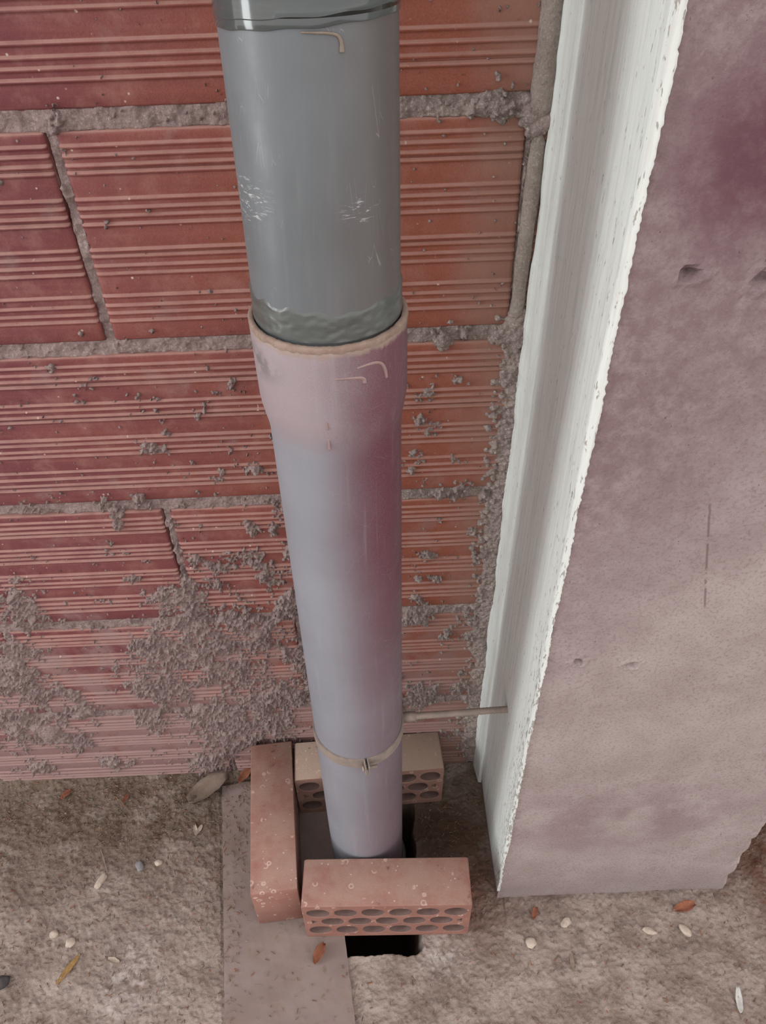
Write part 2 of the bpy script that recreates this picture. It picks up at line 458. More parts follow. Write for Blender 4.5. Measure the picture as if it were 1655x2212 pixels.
RIB = [.1847, .1765, .1689, .1624, .1390, .1321, .1237, .1173, .0933, .0865, .0774, .0704, .0474, .0376, .0292, .0217]
def wall_brick_mesh(seed):
    rr = random.Random(seed)
    prof = [(0.10, 0.0), (0.0015, 0.0), (0.0, 0.002)]
    for zc in sorted(RIB):
        zc = zc + rr.uniform(-.0006, .0006)
        k = rr.uniform(0.8, 1.15)
        prof += [(0.0, zc - .0034), (.0003, zc - .0026), (-.0009 * k, zc - .0017), (-.0022 * k, zc - .0009), (-.0025 * k, zc), (-.0016 * k, zc + .0010), (-.0004, zc + .0018), (.0002, zc + .0026), (0.0, zc + .0034)]
    prof += [(0.0, BH - .0045), (0.0, BH - .0018), (0.0012, BH - .0003), (.004, BH), (0.10, BH)]
    xs = [0, .0015, .004] + list(np.linspace(.03, BL - .03, 9)) + [BL - .004, BL - .0015, BL]
    V, F = [], []
    n = len(prof)
    for i, x in enumerate(xs):
        ins = .002 if i in (0, len(xs) - 1) else (.0008 if i in (1, len(xs) - 2) else 0)
        for (y, z) in prof:
            wob = .0005 * mnoise.noise(Vector((x * 14 + seed * 7, z * 40, 3.1)))
            V.append((x, y + ins + wob if y < .05 else y, z))
    for i in range(len(xs) - 1):
        for j in range(n):
            a, b = i * n + j, i * n + (j + 1) % n
            F.append((a, a + n, b + n, b))
    F.append(tuple(range(n)))
    F.append(tuple(reversed(range((len(xs) - 1) * n, len(xs) * n))))
    me = mesh_of('brick', V, F)
    bm = bmesh.new(); bm.from_mesh(me)
    bmesh.ops.recalc_face_normals(bm, faces=bm.faces)
    bm.to_mesh(me); bm.free()
    me.materials.append(M['wbrick'])
    return me
bmesh_pool = [wall_brick_mesh(s) for s in range(3)]
VJ = {0: -.2545, 1: -.108, 2: -.2495, 3: -.047, 4: -.2593, 5: -.05, 6: -.257, 7: -.05}
VERT_JOINTS = []
for k in range(0, 8):
    z = JZ[k] + (PITCH - BH) / 2
    x0 = VJ[k] + .005
    for i in range(-4, 4):
        bx = x0 + i * (BL + .010)
        o = link('brick', bmesh_pool[(k + i) % 3], None, wall, smooth=True)
        o.location = (bx, random.uniform(-.0008, .0008), z + TILT * bx)
        o.rotation_euler = (0, -TILT, 0)
        VERT_JOINTS.append((k, bx - .005))

# mortar: joints plus everything splashed on the faces, one relief grown from lumps
GX0, GZ0, GS = -.80, -.02, .0011
NX, NZ = int((.19 - GX0) / GS), int((1.32 - GZ0) / GS)
gx = GX0 + np.arange(NX)[:, None] * GS
gz = GZ0 + np.arange(NZ)[None, :] * GS
GXX, GZZ = np.broadcast_arrays(gx, gz)
jn = fbm(GXX, GZZ, 90, 3, 4)
jn2 = fbm(GXX, GZZ, 14, 21, 3)
Hm = np.full((NX, NZ), -.02)
for k, jz in enumerate(JZ):
    c = jz + TILT * GXX
    inj = np.abs(GZZ - c) < .0092
    rec = -.0062 + .007 * jn + .006 * (jn2 - .5)
    Hm = np.where(inj, np.maximum(Hm, rec), Hm)
for (k, vx) in VERT_JOINTS:
    zc = JZ[k] + PITCH / 2 + TILT * vx
    inj = (np.abs(GXX - vx) < .006) & (np.abs(GZZ - zc) < PITCH / 2)
    Hm = np.where(inj, np.maximum(Hm, -.0085 + .011 * jn), Hm)
SPLATS = [(0.064,0.769,0.0126,1.0),(0.094,0.785,0.0089,1.0),(0.055,0.736,0.0082,1.0),(0.068,0.719,0.0115,1.0),(0.055,0.684,0.0107,1.0),(0.099,0.679,0.0076,0.7),(0.056,0.402,0.0260,1.6),(0.094,0.354,0.0147,1.4),(0.070,0.521,0.0108,0.8),(0.055,0.478,0.0087,0.8),(0.147,0.491,0.0123,1.0),(0.146,0.426,0.0193,1.3),(0.122,0.399,0.0157,1.0),(0.056,0.441,0.0139,1.0),(0.051,0.297,0.0111,1.0),(0.080,0.237,0.0172,0.8),(0.130,0.234,0.0187,0.8),(0.083,0.585,0.0081,0.7),(0.109,0.636,0.0123,1.0),(0.081,0.630,0.0123,1.0),(0.048,0.667,0.0065,0.7),(0.125,0.559,0.0106,0.8),(0.080,0.476,0.0074,0.6),(0.075,0.833,0.0124,2.0),(0.098,0.840,0.0104,1.4),(0.110,1.051,0.0132,2.2),(0.095,1.047,0.0062,1.6),(0.126,1.052,0.0078,1.2),(-0.252,1.048,0.0076,2.2),(-0.258,1.040,0.0046,1.5),(-0.263,0.993,0.0024,1.0),(-0.328,0.814,0.0071,1.0),(-0.145,0.791,0.0044,1.2),(-0.180,0.757,0.0060,1.0),(-0.189,0.748,0.0045,0.8),(-0.256,0.710,0.0082,1.0),(-0.243,0.709,0.0093,1.0),(-0.227,0.728,0.0061,1.0),(-0.233,0.706,0.0072,0.8),(-0.181,0.659,0.0065,0.7),(-0.174,0.670,0.0053,0.7),(-0.135,0.675,0.0085,0.8),(-0.316,0.624,0.0120,1.3),(-0.319,0.637,0.0065,1.2),(-0.279,0.631,0.0120,1.0),(-0.312,0.595,0.0101,1.0),(-0.306,0.610,0.0077,1.0),(-0.150,0.580,0.0114,1.3),(-0.158,0.588,0.0068,1.2),(-0.116,0.605,0.0157,1.2),(-0.124,0.579,0.0103,1.0),(-0.334,0.544,0.0104,1.2),(-0.315,0.548,0.0069,1.2),(-0.293,0.530,0.0059,1.0),(-0.319,0.497,0.0072,1.0),(-0.315,0.501,0.0060,1.0),(-0.418,0.455,0.0073,1.3),(-0.365,0.458,0.0073,1.2),(-0.438,0.480,0.0060,1.0),(-0.470,0.504,0.0083,1.0),(-0.460,0.508,0.0047,1.0),(-0.248,0.592,0.0056,1.0),(-0.249,0.544,0.0058,1.0),(-0.250,0.493,0.0181,1.2),(-0.231,0.527,0.0118,1.0),(-0.205,0.508,0.0239,1.0),(-0.159,0.532,0.0177,0.8),(-0.128,0.496,0.0242,1.0),(-0.111,0.538,0.0130,1.0),(-0.279,0.468,0.0122,1.0),(-0.357,0.453,0.0074,1.3),(-0.293,0.459,0.0086,1.0)]
ZONES = [(-0.258,0.448,0.037),(-0.260,0.369,0.072),(-0.328,0.262,0.055),(-0.165,0.394,0.052),(-0.156,0.228,0.050),(-0.253,0.158,0.066),(-0.323,0.352,0.033),(-0.476,0.450,0.037),(-0.517,0.363,0.039),(-0.533,0.275,0.054),(-0.529,0.150,0.036),(-0.463,0.204,0.023),(-0.478,0.248,0.025),(-0.583,0.167,0.036),(-0.294,0.049,0.031),(-0.165,0.152,0.030),(-0.455,0.060,0.020),(-0.582,0.054,0.023),(-0.428,0.043,0.015),(-0.120,0.318,0.027),(-0.121,0.441,0.025),(-0.205,0.290,0.048),(-0.363,0.165,0.029),(-0.493,0.120,0.022),(-0.68,0.3,0.07),(-0.70,0.14,0.06),(0.05,0.2,0.04)]
Hl = np.full((NX, NZ), -.02)
lr = random.Random(5)
# film and crumbs: noise raised where mortar was flung
Df = np.zeros((NX, NZ))
def add_blob(x, z, rx, rz, amp):
    i0, i1 = max(int((x - 3 * rx - GX0) / GS), 0), min(int((x + 3 * rx - GX0) / GS), NX)
    j0, j1 = max(int((z - 3 * rz - GZ0) / GS), 0), min(int((z + 3 * rz - GZ0) / GS), NZ)
    if i0 >= i1 or j0 >= j1: return
    e = amp * np.exp(-((gx[i0:i1] - x) / rx) ** 2 - ((gz[:, j0:j1] - z) / rz) ** 2)
    Df[i0:i1, j0:j1] = np.maximum(Df[i0:i1, j0:j1], e) + .35 * np.minimum(Df[i0:i1, j0:j1], e)
for (x, z, r, k) in SPLATS: add_blob(x, z, r * 1.0, r * 1.15, .62 + .10 * k)
for (x, z, r) in ZONES: add_blob(x, z, r * 1.05, r * 1.05, .82)
Df += .16 * np.clip((.42 - GZZ) / .3, 0, 1)
n1, n2, n3 = fbm(GXX, GZZ, 48, 101, 3), fbm(GXX, GZZ, 150, 111, 3), fbm(GXX, GZZ, 330, 121, 2)
rag = Df * 1.0 + (n1 - .5) * 1.15 + (n2 - .5) * .95 + (n3 - .5) * .55 - .50
film = np.clip(rag, -1, 1)
Hl = np.where(film > 0, .0004 + .0105 * np.minimum(film, .62) * (.25 + 1.1 * n2 * n3 * 2.2) + .003 * (n3 - .4), Hl)
for (x, z, r, k) in SPLATS:
    n = int(4 + 60000 * r * r * .5)
    for q in range(n):
        d = r * abs(lr.gauss(0, .6)); a = lr.uniform(0, 6.28)
        splat(Hl, GX0, GZ0, GS, x + d * math.cos(a) * 1.1, z + d * math.sin(a), lr.uniform(.0010, .0028), lr.uniform(.6, 1.2) * k)
for (x, z, r) in ZONES:
    n = int(190000 * r * r * 1.0)
    for q in range(n):
        px, pz = lr.gauss(x, r * .62), lr.gauss(z, r * .62)
        i_, j_ = int((px - GX0) / GS), int((pz - GZ0) / GS)
        if not (0 <= i_ < NX and 0 <= j_ < NZ) or film[i_, j_] < -.12 + lr.uniform(0, .15):
            continue
        splat(Hl, GX0, GZ0, GS, px, pz, lr.uniform(.0009, .0028), lr.uniform(1.0, 2.0))
for (x, z, r, k) in [(-.529, .15, .022, .55), (-.515, .135, .016, .6), (-.463, .204, .013, .7), (-.472, .196, .009, .8), (-.545, .165, .015, .6), (-.583, .16, .014, .5), (-.26, .335, .012, .5), (-.25, .31, .01, .6), (-.28, .20, .013, .5), (-.45, .055, .01, .6), (-.53, .33, .015, .5), (-.555, .29, .016, .5)]:
    splat(Hl, GX0, GZ0, GS, x, z, r, k)
    for q in range(26):
        a, d = lr.uniform(0, 6.28), r * lr.uniform(.2, 1.0)
        splat(Hl, GX0, GZ0, GS, x + d * math.cos(a), z + d * math.sin(a), lr.uniform(.003, .006), lr.uniform(.9, 1.5) * (1 + .5 * (1 - d / r)))
# sparse crumbs everywhere, thicker towards the floor
for q in range(3000):
    px = lr.uniform(-.78, .165)
    pz = 1.2 * lr.random() ** 1.9
    splat(Hl, GX0, GZ0, GS, px, pz, lr.uniform(.0008, .0019), lr.uniform(.6, 1.0))
# crumbly strip against the column
for q in range(5200):
    pz = lr.uniform(0.03, .865)
    wdt = .016 + .012 * mnoise.noise(Vector((pz * 13, 2.2, 0))) + .006 * mnoise.noise(Vector((pz * 45, 1.2, 0)))
    if pz > .76: wdt *= .9
    t_ = lr.random()
    px = .166 - wdt * t_ ** .8 - .004
    if lr.random() < .12: px -= lr.uniform(0, .02)
    splat(Hl, GX0, GZ0, GS, px, pz, lr.uniform(.0016, .0046), lr.uniform(.8, 1.5) * (1.5 - t_ * .8))
# lumps where joints meet the corner
for (x, z, r, k) in [(.152, 1.052, .012, .9), (.145, 1.045, .010, .9), (.158, 1.040, .010, 1.1), (.15, 1.033, .008, 1.0), (.140, 1.05, .008, .8),
                     (.150, .852, .009, .9), (.142, .84, .009, .8), (.135, .834, .008, .8), (.153, .835, .008, 1.0), (.112, 1.052, .009, .8), (.104, 1.05, .008, .8), (.118, 1.05, .008, .7), (.078, .832, .009, .8), (.15, .10, .012, .8), (.158, .07, .011, .9), (.155, .13, .01, .9), (.156, .03, .012, .8)]:
    splat(Hl, GX0, GZ0, GS, x, z, r, k)
    for q in range(30):
        a, d = lr.uniform(0, 6.28), r * lr.uniform(.2, 1.05)
        splat(Hl, GX0, GZ0, GS, x + d * math.cos(a), z + d * math.sin(a), lr.uniform(.002, .0042), lr.uniform(.8, 1.4) * (1.2 + .7 * (1 - d / r)))
fine = fbm(GXX, GZZ, 260, 77, 3) - .5
Hl = np.where(Hl > 0, Hl + fine * .0028, Hl)
Hm = np.maximum(Hm, Hl - .0004)
Hm = np.where(Hl > -.001, Hm, Hm + fine * .0015)

def relief_mesh(name, keep, depth_out):
    idx = np.full((NX, NZ), -1, dtype=np.int64)
    q = keep[:-1, :-1] | keep[1:, :-1] | keep[1:, 1:] | keep[:-1, 1:]
    used = np.zeros((NX, NZ), bool)
    used[:-1, :-1] |= q; used[1:, :-1] |= q; used[1:, 1:] |= q; used[:-1, 1:] |= q
    idx[used] = np.arange(used.sum())
    co = np.stack([GXX[used], -np.maximum(depth_out[used], -.010), GZZ[used]], 1)
    ii, jj = np.nonzero(q)
    quads = np.stack([idx[ii, jj], idx[ii + 1, jj], idx[ii + 1, jj + 1], idx[ii, jj + 1]], 1)
    return quads_mesh(name, co, quads)
mort = link('mortar', relief_mesh('mortar', Hm > -.0095, Hm), M['mortar'], wall)
tag(mort, 'rough grey mortar in the joints and splashed over the bricks', kind='stuff')

# backing behind the bricks
bmk = bmesh.new()
bmesh.ops.create_cube(bmk, size=1, matrix=Matrix.Translation((0.0, .062, .72)) @ Matrix.Diagonal((3.1, .10, 1.56, 1)))
link('mortar_bed', from_bm('mortar_bed', bmk), M['mortar'], wall, smooth=False)

# ------------------------------------------------------------------ floor
FX0, FX1, FY0, FY1, FS = -.80, .80, -.62, .02, .00135
fx = np.arange(FX0, FX1, FS)[:, None]
fy = np.arange(FY0, FY1, FS)[None, :]
FXX, FYY = np.broadcast_arrays(fx, fy)
Fh = .010 * (fbm(FXX, FYY, 9, 41, 3) - .5) + .005 * (fbm(FXX, FYY, 45, 51, 3) - .5) + .0050 * (fbm(FXX, FYY, 170, 61, 4) - .5)
Gr = np.full(Fh.shape, -1.0)
for q in range(26000):
    splat(Gr, FX0, FY0, FS, lr.uniform(FX0, FX1), lr.uniform(FY0, 0), lr.uniform(.0012, .003) if lr.random() < .95 else lr.uniform(.003, .0055), lr.uniform(.3, .8))
Fh = np.where(Gr > -.5, Fh + np.maximum(Gr, 0) * .7, Fh)
# dirt heaped along the wall foot and round the column
Fh = Fh + .010 * np.exp(-np.abs(FYY) / .02) * (.4 + fbm(FXX, FYY, 25, 71, 3))
Fh = Fh + .004 * np.exp(-np.abs(FYY + .235) / .02) * (FXX > .18) * (FXX < .5)
# flat bed under the board and bricks
ca, sa = math.cos(math.radians(7.7)), math.sin(math.radians(7.7))
def board_uv(x, y):
    dx, dy = x + .2746, y + .0251          # left-back corner of the board
    return dx * ca + dy * sa, -(-dx * sa + dy * ca)
U, Vv = board_uv(FXX, FYY)
inb = (U > -.004) & (U < .181) & (Vv > -.006)
Fh = np.where(inb, np.minimum(Fh, -.001), Fh)
inbr = (FXX > -.13) & (FXX < .128) & (FYY > -.288) & (FYY < -.2)
Fh = np.where(inbr, np.minimum(Fh, .0035), Fh)
inbr = (FXX > -.16) & (FXX < .11) & (FYY > -.085)
Fh = np.where(inbr, np.minimum(Fh, .0), Fh)
# the pit the pipe goes down into
edge = .012 * (fbm(FXX, FYY, 34, 81, 3) - .5)
def sd_box(x, y, x0, x1, y0, y1, rad):
    dx = np.abs(x - (x0 + x1) / 2) - (x1 - x0) / 2 + rad
    dy = np.abs(y - (y0 + y1) / 2) - (y1 - y0) / 2 + rad
    return np.hypot(np.maximum(dx, 0), np.maximum(dy, 0)) + np.minimum(np.maximum(dx, dy), 0) - rad
sd = sd_box(FXX, FYY, -.125, .052, -.2985, -.062, .014) + edge
Fh = np.where(sd < 0, np.maximum(Fh + sd * 9, -.24 + .01 * fbm(FXX, FYY, 40, 91, 2)), Fh)
# column stands in the floor: level there
fadex = np.minimum(np.clip((FXX - FX0) / .06, 0, 1), np.clip((FX1 - FS - FXX) / .06, 0, 1))
fadey = np.clip((FYY - FY0) / .06, 0, 1)
Fh = Fh * fadex * fadey
nfx, nfy = Fh.shape
co = np.stack([FXX.ravel(), FYY.ravel(), Fh.ravel()], 1)
ids = np.arange(nfx * nfy).reshape(nfx, nfy)
quads = np.stack([ids[:-1, :-1].ravel(), ids[1:, :-1].ravel(), ids[1:, 1:].ravel(), ids[:-1, 1:].ravel()], 1)
x_lo, x_hi, y_lo, y_hi = float(fx[0, 0]), float(fx[-1, 0]), float(fy[0, 0]), float(fy[0, -1])
ext = np.array([(-5, -4, 0), (3, -4, 0), (3, y_lo, 0), (-5, y_lo, 0), (-5, y_hi, 0), (x_lo, y_hi, 0), (x_lo, y_lo, 0), (x_hi, y_lo, 0), (x_hi, y_hi, 0), (3, y_hi, 0)], float)
n0 = len(co)
eq = np.array([(0, 1, 2, 3), (3, 6, 5, 4), (7, 2, 9, 8)]) + n0
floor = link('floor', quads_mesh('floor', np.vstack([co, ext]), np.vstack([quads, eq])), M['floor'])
tag(floor, 'dusty packed dirt floor with grit and a dark pit under the pipe', 'floor', kind='structure')
def fz(x, y):
    i, j = int(round((x - FX0) / FS)), int(round((y - FY0) / FS))
    if 0 <= i < nfx and 0 <= j < nfy: return float(Fh[i, j])
    return 0.0

# ------------------------------------------------------------------ concrete column
CX, CXR, CY = .1695, .517, -.226
column = empty('concrete_column', ((CX + CXR) / 2, CY / 2, 0))
tag(column, 'mauve rendered concrete column with a whitewashed side, right of the pipe', 'column')
def column_shaft():
    zs = np.concatenate([np.arange(-.03, 1.32, .0034), [1.6]])
    NXF = 130
    xs = np.linspace(CX, CXR, NXF)
    V, F = [], []
    def ring(z):
        P = []
        for x in xs:                                       # front face left to right
            w = .0016 * mnoise.noise(Vector((x * 8, 0, z * 8))) + .0003 * mnoise.noise(Vector((x * 70, 2, z * 70)))
            rag = 0
            e = min(x - CX, CXR - x)
            if e < .02:
                rag = (.02 - e) / .02
            nib = (max(0, mnoise.noise(Vector((x * 30, 5, z * 26))) - .25) * .014 + max(0, mnoise.noise(Vector((x * 90, 5, z * 110)))) * .003) * rag ** 2
            # chipped bolt holes
            for (hx, hz, hr) in ((.2150, 1.0035, .0075), (.2665, .998, .0085), (.2053, .586, .006), (.2615, .579, .0075)):
                d = math.hypot(x - hx, (z - hz) * 1.4)
                d *= 1 + .5 * mnoise.noise(Vector((x * 160, hx * 50, z * 160)))
                if d < hr * 2.0: w += (.010 * max(0, 1 - d / hr) ** .6 if d < hr else 0) - .0012 * max(0, 1 - abs(d - hr * 1.3) / (hr * .7))
            P.append((x + (nib * .6 if x - CX < .01 else 0), CY + w + nib, z))
        P.append((CXR + .002 * mnoise.noise(Vector((1, 4, z * 14))), -.003, z))
        P.append((CX + .001, -.003, z))
        return P
    rows = [ring(float(z)) for z in zs]
    n = len(rows[0])
    for r_ in rows: V += r_
    for i in range(len(rows) - 1):
        for j in range(n):
            a, b = i * n + j, i * n + (j + 1) % n
            F.append((a, b, b + n, a + n))
    F.append(tuple(reversed(range(n))))
    F.append(tuple(range((len(rows) - 1) * n, len(rows) * n)))
    return mesh_of('shaft', V, F)
sh = link('shaft', column_shaft(), M['column'], column, smooth=False)

def whitewash_coat():
    """thin limewash skin on the left side of the column; its front edge is ragged"""
    zs = np.concatenate([np.arange(.03, 1.32, .002), [1.6]])
    ys = [0.0, .03, .06, .09, .12, .15, .18, .2, .21, .216, .22]
    V, F = [], []
    for z in zs:
        z = float(z)
        rag = .0028 * mnoise.noise(Vector((0, 3, z * 13))) + .0007 * mnoise.noise(Vector((0, 7, z * 70))) + .0011 * mnoise.noise(Vector((0, 9, z * 210))) + .0009 * mnoise.noise(Vector((0, 2, z * 430)))
        wrap = max(.0003, .0022 + rag + .006 * max(0, (z - .55)))
        row = []
        for u in ys:
            w = .0010 * mnoise.noise(Vector((u * 10, 1, z * 5))) + .0004 * mnoise.noise(Vector((u * 60, 1, z * 60)))
            row.append((CX - .0022 + w, -.003 - u * (0.2245 / .22), z))
        row.append((CX - .001, CY - .0012, z))
        row.append((CX + .35 * wrap, CY - .0016, z))
        row.append((CX + .7 * wrap, CY - .0016, z))
        row.append((CX + wrap, CY - .0012, z))
        row.append((CX + wrap, CY + .006, z))
        V += row
    n = len(ys) + 5
    for i in range(len(zs) - 1):
        for j in range(n - 1):
            a = i * n + j
            F.append((a, a + n, a + n + 1, a + 1))
    return mesh_of('whitewash_coat', V, F)
link('whitewash_coat', whitewash_coat(), M['white'], column)
def edge_strip():
    zs = list(np.arange(.01, 1.32, .008)) + [1.6]
    V, F = [], []
    for z in zs:
        z = float(z)
        a = .003 * mnoise.noise(Vector((3, 3, z * 12))) + .0015 * mnoise.noise(Vector((3, 3, z * 50)))
        V += [(CX - .0008, -.041 + .3 * a, z), (CX - .0055, -.0395 + .3 * a, z), (CX - .0065, -.036, z), (CX - .0105 + a, -.006, z), (CX - .009 + a, -.001, z)]
    for i in range(len(zs) - 1):
        for j in range(4):
            k = i * 5 + j
            F.append((k, k + 5, k + 6, k + 1))
    return mesh_of('edge_strip', V, F)
link('edge_strip', edge_strip(), M['white'], column, smooth=False)

# mortar bead squeezed out between the wall and the column
def bead(name, z0, z1, rad, seed):
    V, F = [], []
    zs = np.arange(z0, z1, .003)
    n = 14
    for z in zs:
        z = float(z)
        t_ = (z - z0) / (z1 - z0)
        cap = min(1, min(t_, 1 - t_) * 14 + .35)
        cx = .1525 + .0016 * mnoise.noise(Vector((seed, 0, z * 16)))
        if seed > 1: cx = .1535 - .0035 * (1 - t_)
        r_ = rad * cap * (1 + .22 * mnoise.noise(Vector((seed, 4, z * 22))))
        for j in range(n):
            a = 2 * math.pi * j / n
            w = 1 + .13 * mnoise.noise(Vector((math.cos(a) * 2, math.sin(a) * 2 + seed * 9, z * 70)))
            V.append((cx + r_ * w * math.cos(a), -.002 + .95 * r_ * w * math.sin(a), z))
    for i in range(len(zs) - 1):
        for j in range(n):
            a, b = i * n + j, i * n + (j + 1) % n
            F.append((a, b, b + n, a + n))
    F.append(tuple(reversed(range(n)))); F.append(tuple(range((len(zs) - 1) * n, len(zs) * n)))
    return link(name, mesh_of(name, V, F), M['rope'], wall)
bead('mortar_bead', 1.036, 1.32, .0098, 1)
bead('mortar_bead', .855, 1.030, .0072, 2)

# ------------------------------------------------------------------ board on the floor
def board():
    L, Wd, T = .62, .177, .0045
    V, F = [], []
    nu, nv = 24, 60
    for i in range(nu + 1):
        for j in range(nv + 1):
            u, v = Wd * i / nu, L * j / nv
            e = .0008 * mnoise.noise(Vector((u * 60, v * 60, 2)))
            uu = u + (.0014 * mnoise.noise(Vector((v * 60, 0, i))) if i in (0, nu) else 0)
            vv = v + (.004 * mnoise.noise(Vector((u * 40, 3, 0))) if j == 0 else 0)
            x = -.2746 + uu * ca + vv * -sa * -1
            y = -.0251 + uu * sa * 1 - vv * ca
            V.append((x, y, .0035 + e))
    return V, F, nu, nv, T
bV, bF, nu, nv, bT = board()
# rotate: the long side runs from the wall towards the viewer, turned 7.7 degrees
bV2 = []
k = 0
for i in range(nu + 1):
    for j in range(nv + 1):
        x, y, z = bV[k]; k += 1
        bV2.append((x, y, z))
n_top = len(bV2)
bV2 += [(x, y, z - bT) for (x, y, z) in bV2]
row = nv + 1
for i in range(nu):
    for j in range(nv):
        a = i * row + j
        bF.append((a, a + 1, a + row + 1, a + row))
        bF.append((a + n_top, a + row + n_top, a + row + 1 + n_top, a + 1 + n_top))
for j in range(nv):
    for a, s in ((j, 0), (nu * row + j, 1)):
        f = (a, a + n_top, a + 1 + n_top, a + 1)
        bF.append(f if not s else f[::-1])
for i in range(nu):
    for a, s in ((i * row, 0), (i * row + nv, 1)):
        f = (a, a + row, a + row + n_top, a + n_top)
        bF.append(f if not s else f[::-1])
bo = link('board', mesh_of('board', bV2, bF), M['board'], smooth=False)
tag(bo, 'flat grey-brown board lying on the dirt under the loose bricks', 'board')

# ------------------------------------------------------------------ loose perforated bricks
def perforated_mesh(name, L=.238, Hh=.108, Dp=.066):
    cu = bpy.data.curves.new('tmp', 'CURVE')
    cu.dimensions = '2D'
    cu.fill_mode = 'BOTH'
    bev = .0012
    cu.extrude = Dp / 2 - bev
    cu.bevel_depth = bev
    cu.bevel_resolution = 1
    cu.offset = -bev
    def poly(pts):
        s = cu.splines.new('POLY')
        s.points.add(len(pts) - 1)
        for p, (x, y) in zip(s.points, pts): p.co = (x, y, 0, 1)
        s.use_cyclic_u = True
    c = .003
    poly([(-L/2 + c, -Hh/2), (L/2 - c, -Hh/2), (L/2, -Hh/2 + c), (L/2, Hh/2 - c), (L/2 - c, Hh/2), (-L/2 + c, Hh/2), (-L/2, Hh/2 - c), (-L/2, -Hh/2 + c)])
    rows = [(.030, 6, 0.0), (0.0, 5, 0.0), (-.030, 6, 0.0)]
    for (zc, n, off) in rows:
        for i in range(n):
            xc = (i - (n - 1) / 2) * .0388
            rx, rz = .0158, .0124
            poly([(xc + rx * math.copysign(abs(math.cos(a)) ** .9, math.cos(a)), zc + rz * math.copysign(abs(math.sin(a)) ** .9, math.sin(a))) for a in [2 * math.pi * k / 22 for k in range(22)]])
    for s in (-1, 1):
        poly([(s * .1070, -.0055), (s * .1070, .0055), (s * .1000, .001), (s * .1000, -.001)])
    ob = bpy.data.objects.new('tmp', cu)
    COL.objects.link(ob)
    dg = bpy.context.evaluated_depsgraph_get()
    me = bpy.data.meshes.new_from_object(ob.evaluated_get(dg))
    bpy.data.objects.remove(ob)
    me.name = name
    me.materials.clear()
    # curve lies in XY: stand it up so that the holes run along Y
    me.transform(Matrix.Rotation(math.radians(90), 4, 'X'))
    bm = bmesh.new(); bm.from_mesh(me)
    bmesh.ops.remove_doubles(bm, verts=bm.verts, dist=.00005)
    for v in bm.verts:
        p = v.co
        v.co += Vector((mnoise.noise(p * 40), mnoise.noise(p * 40 + Vector((9, 0, 0))), mnoise.noise(p * 40 + Vector((0, 9, 0))))) * .0007
    bm.normal_update()
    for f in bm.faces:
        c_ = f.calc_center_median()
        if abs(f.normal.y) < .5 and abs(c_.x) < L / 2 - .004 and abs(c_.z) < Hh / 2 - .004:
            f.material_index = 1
    bm.to_mesh(me); bm.free()
    return me
M['hole_shade'] = mat_simple('shaded_hole_clay', srgb(98, 78, 74), srgb(112, 90, 84), 60, 0.9, 0.3)  # darker clay on the hole walls: shade inside the holes put into the colour
def loose_brick(loc, rz, label, mat, rx=0):
    me = perforated_mesh('perforated_brick')
    o = link('perforated_brick', me, mat, smooth=False)
    me.materials.append(M['hole_shade'])
    o.location = loc
    o.rotation_euler = (rx, 0, math.radians(rz))
    return tag(o, label, 'brick', 'loose perforated bricks around the pipe foot')
BZ = .0039 + .054
loose_brick((.0015, -.2408, BZ + .0004), -1.4, 'perforated brick nearest the viewer, its row of oval holes facing front', mat_loose_brick(1))
loose_brick((-.168, -.1300, BZ + .0004), -90 + 5.2, 'perforated brick lying lengthwise on the board, left of the pipe', mat_loose_brick(2, .02))
loose_brick((-.0205, -.0405, .0565), 2.9, 'perforated brick against the wall behind the pipe', mat_loose_brick(3, .30, srgb(158, 142, 127)))

# ------------------------------------------------------------------ drain pipe
PB = Vector((-.0262, -.1465, -.02))      # lower axis, bottom
PM = Vector((-.0285, -.1655, .90))       # lower axis at the socket
PT = Vector((-.0290, -.1535, 1.15))      # upper axis near the top of the picture
pipe = empty('drain_pipe', (PB.x, PB.y, 0))
tag(pipe, 'grey plastic drain pipe standing upright with a socket joint at mid height', 'pipe')
def lathe_on_axis(name, a, b, prof, n=96, wob=None, closed=False):
    """prof: (height along z measured in world z, radius); axis runs through a and b"""
    V, F = [], []
    d = (b - a) / (b.z - a.z)
    for (z, r_) in prof:
        c = a + d * (z - a.z)
        for j in range(n):
            t_ = 2 * math.pi * j / n
            rr, zz = r_, 0
            if wob: rr, zz = wob(z, r_, t_)
            V.append((c.x + rr * math.cos(t_), c.y + rr * math.sin(t_), z + zz))
    m_ = len(prof)
    for i in range(m_ if closed else m_ - 1):
        for j in range(n):
            p, q = i * n + j, i * n + (j + 1) % n
            p2, q2 = ((i + 1) % m_) * n + j, ((i + 1) % m_) * n + (j + 1) % n
            F.append((p, q, q2, p2))
    return mesh_of(name, V, F)
RP = .0553
low_prof = [(-.06, RP), (-.02, RP)] + [(z, RP) for z in np.linspace(.02, .855, 30)] + [(.862, RP + .0004), (.872, RP + .0022), (.882, RP + .0039), (.890, RP + .0046), (.91, RP + .0048), (.935, RP + .0048), (.949, RP + .0050), (.9535, RP + .0046), (.9548, RP + .0036), (.9548, RP + .0010), (.952, RP + .0006), (.90, RP + .0006), (.88, RP - .003), (.85, RP - .003), (-.06, RP - .003)]
lowp = link('lower_pipe', lathe_on_axis('lower_pipe', PB, PM, low_prof, closed=True), M['lower'], pipe)
up_prof = [(.905, RP), (.96, RP)] + [(z, RP) for z in np.linspace(.98, 1.6, 16)] + [(1.6, RP - .003), (.905, RP - .003)]
PA = PB + (PM - PB) * ((.93 - PB.z) / (PM.z - PB.z))
upp = link('upper_pipe', lathe_on_axis('upper_pipe', PA, PT, up_prof, closed=True), M['upper'], pipe)
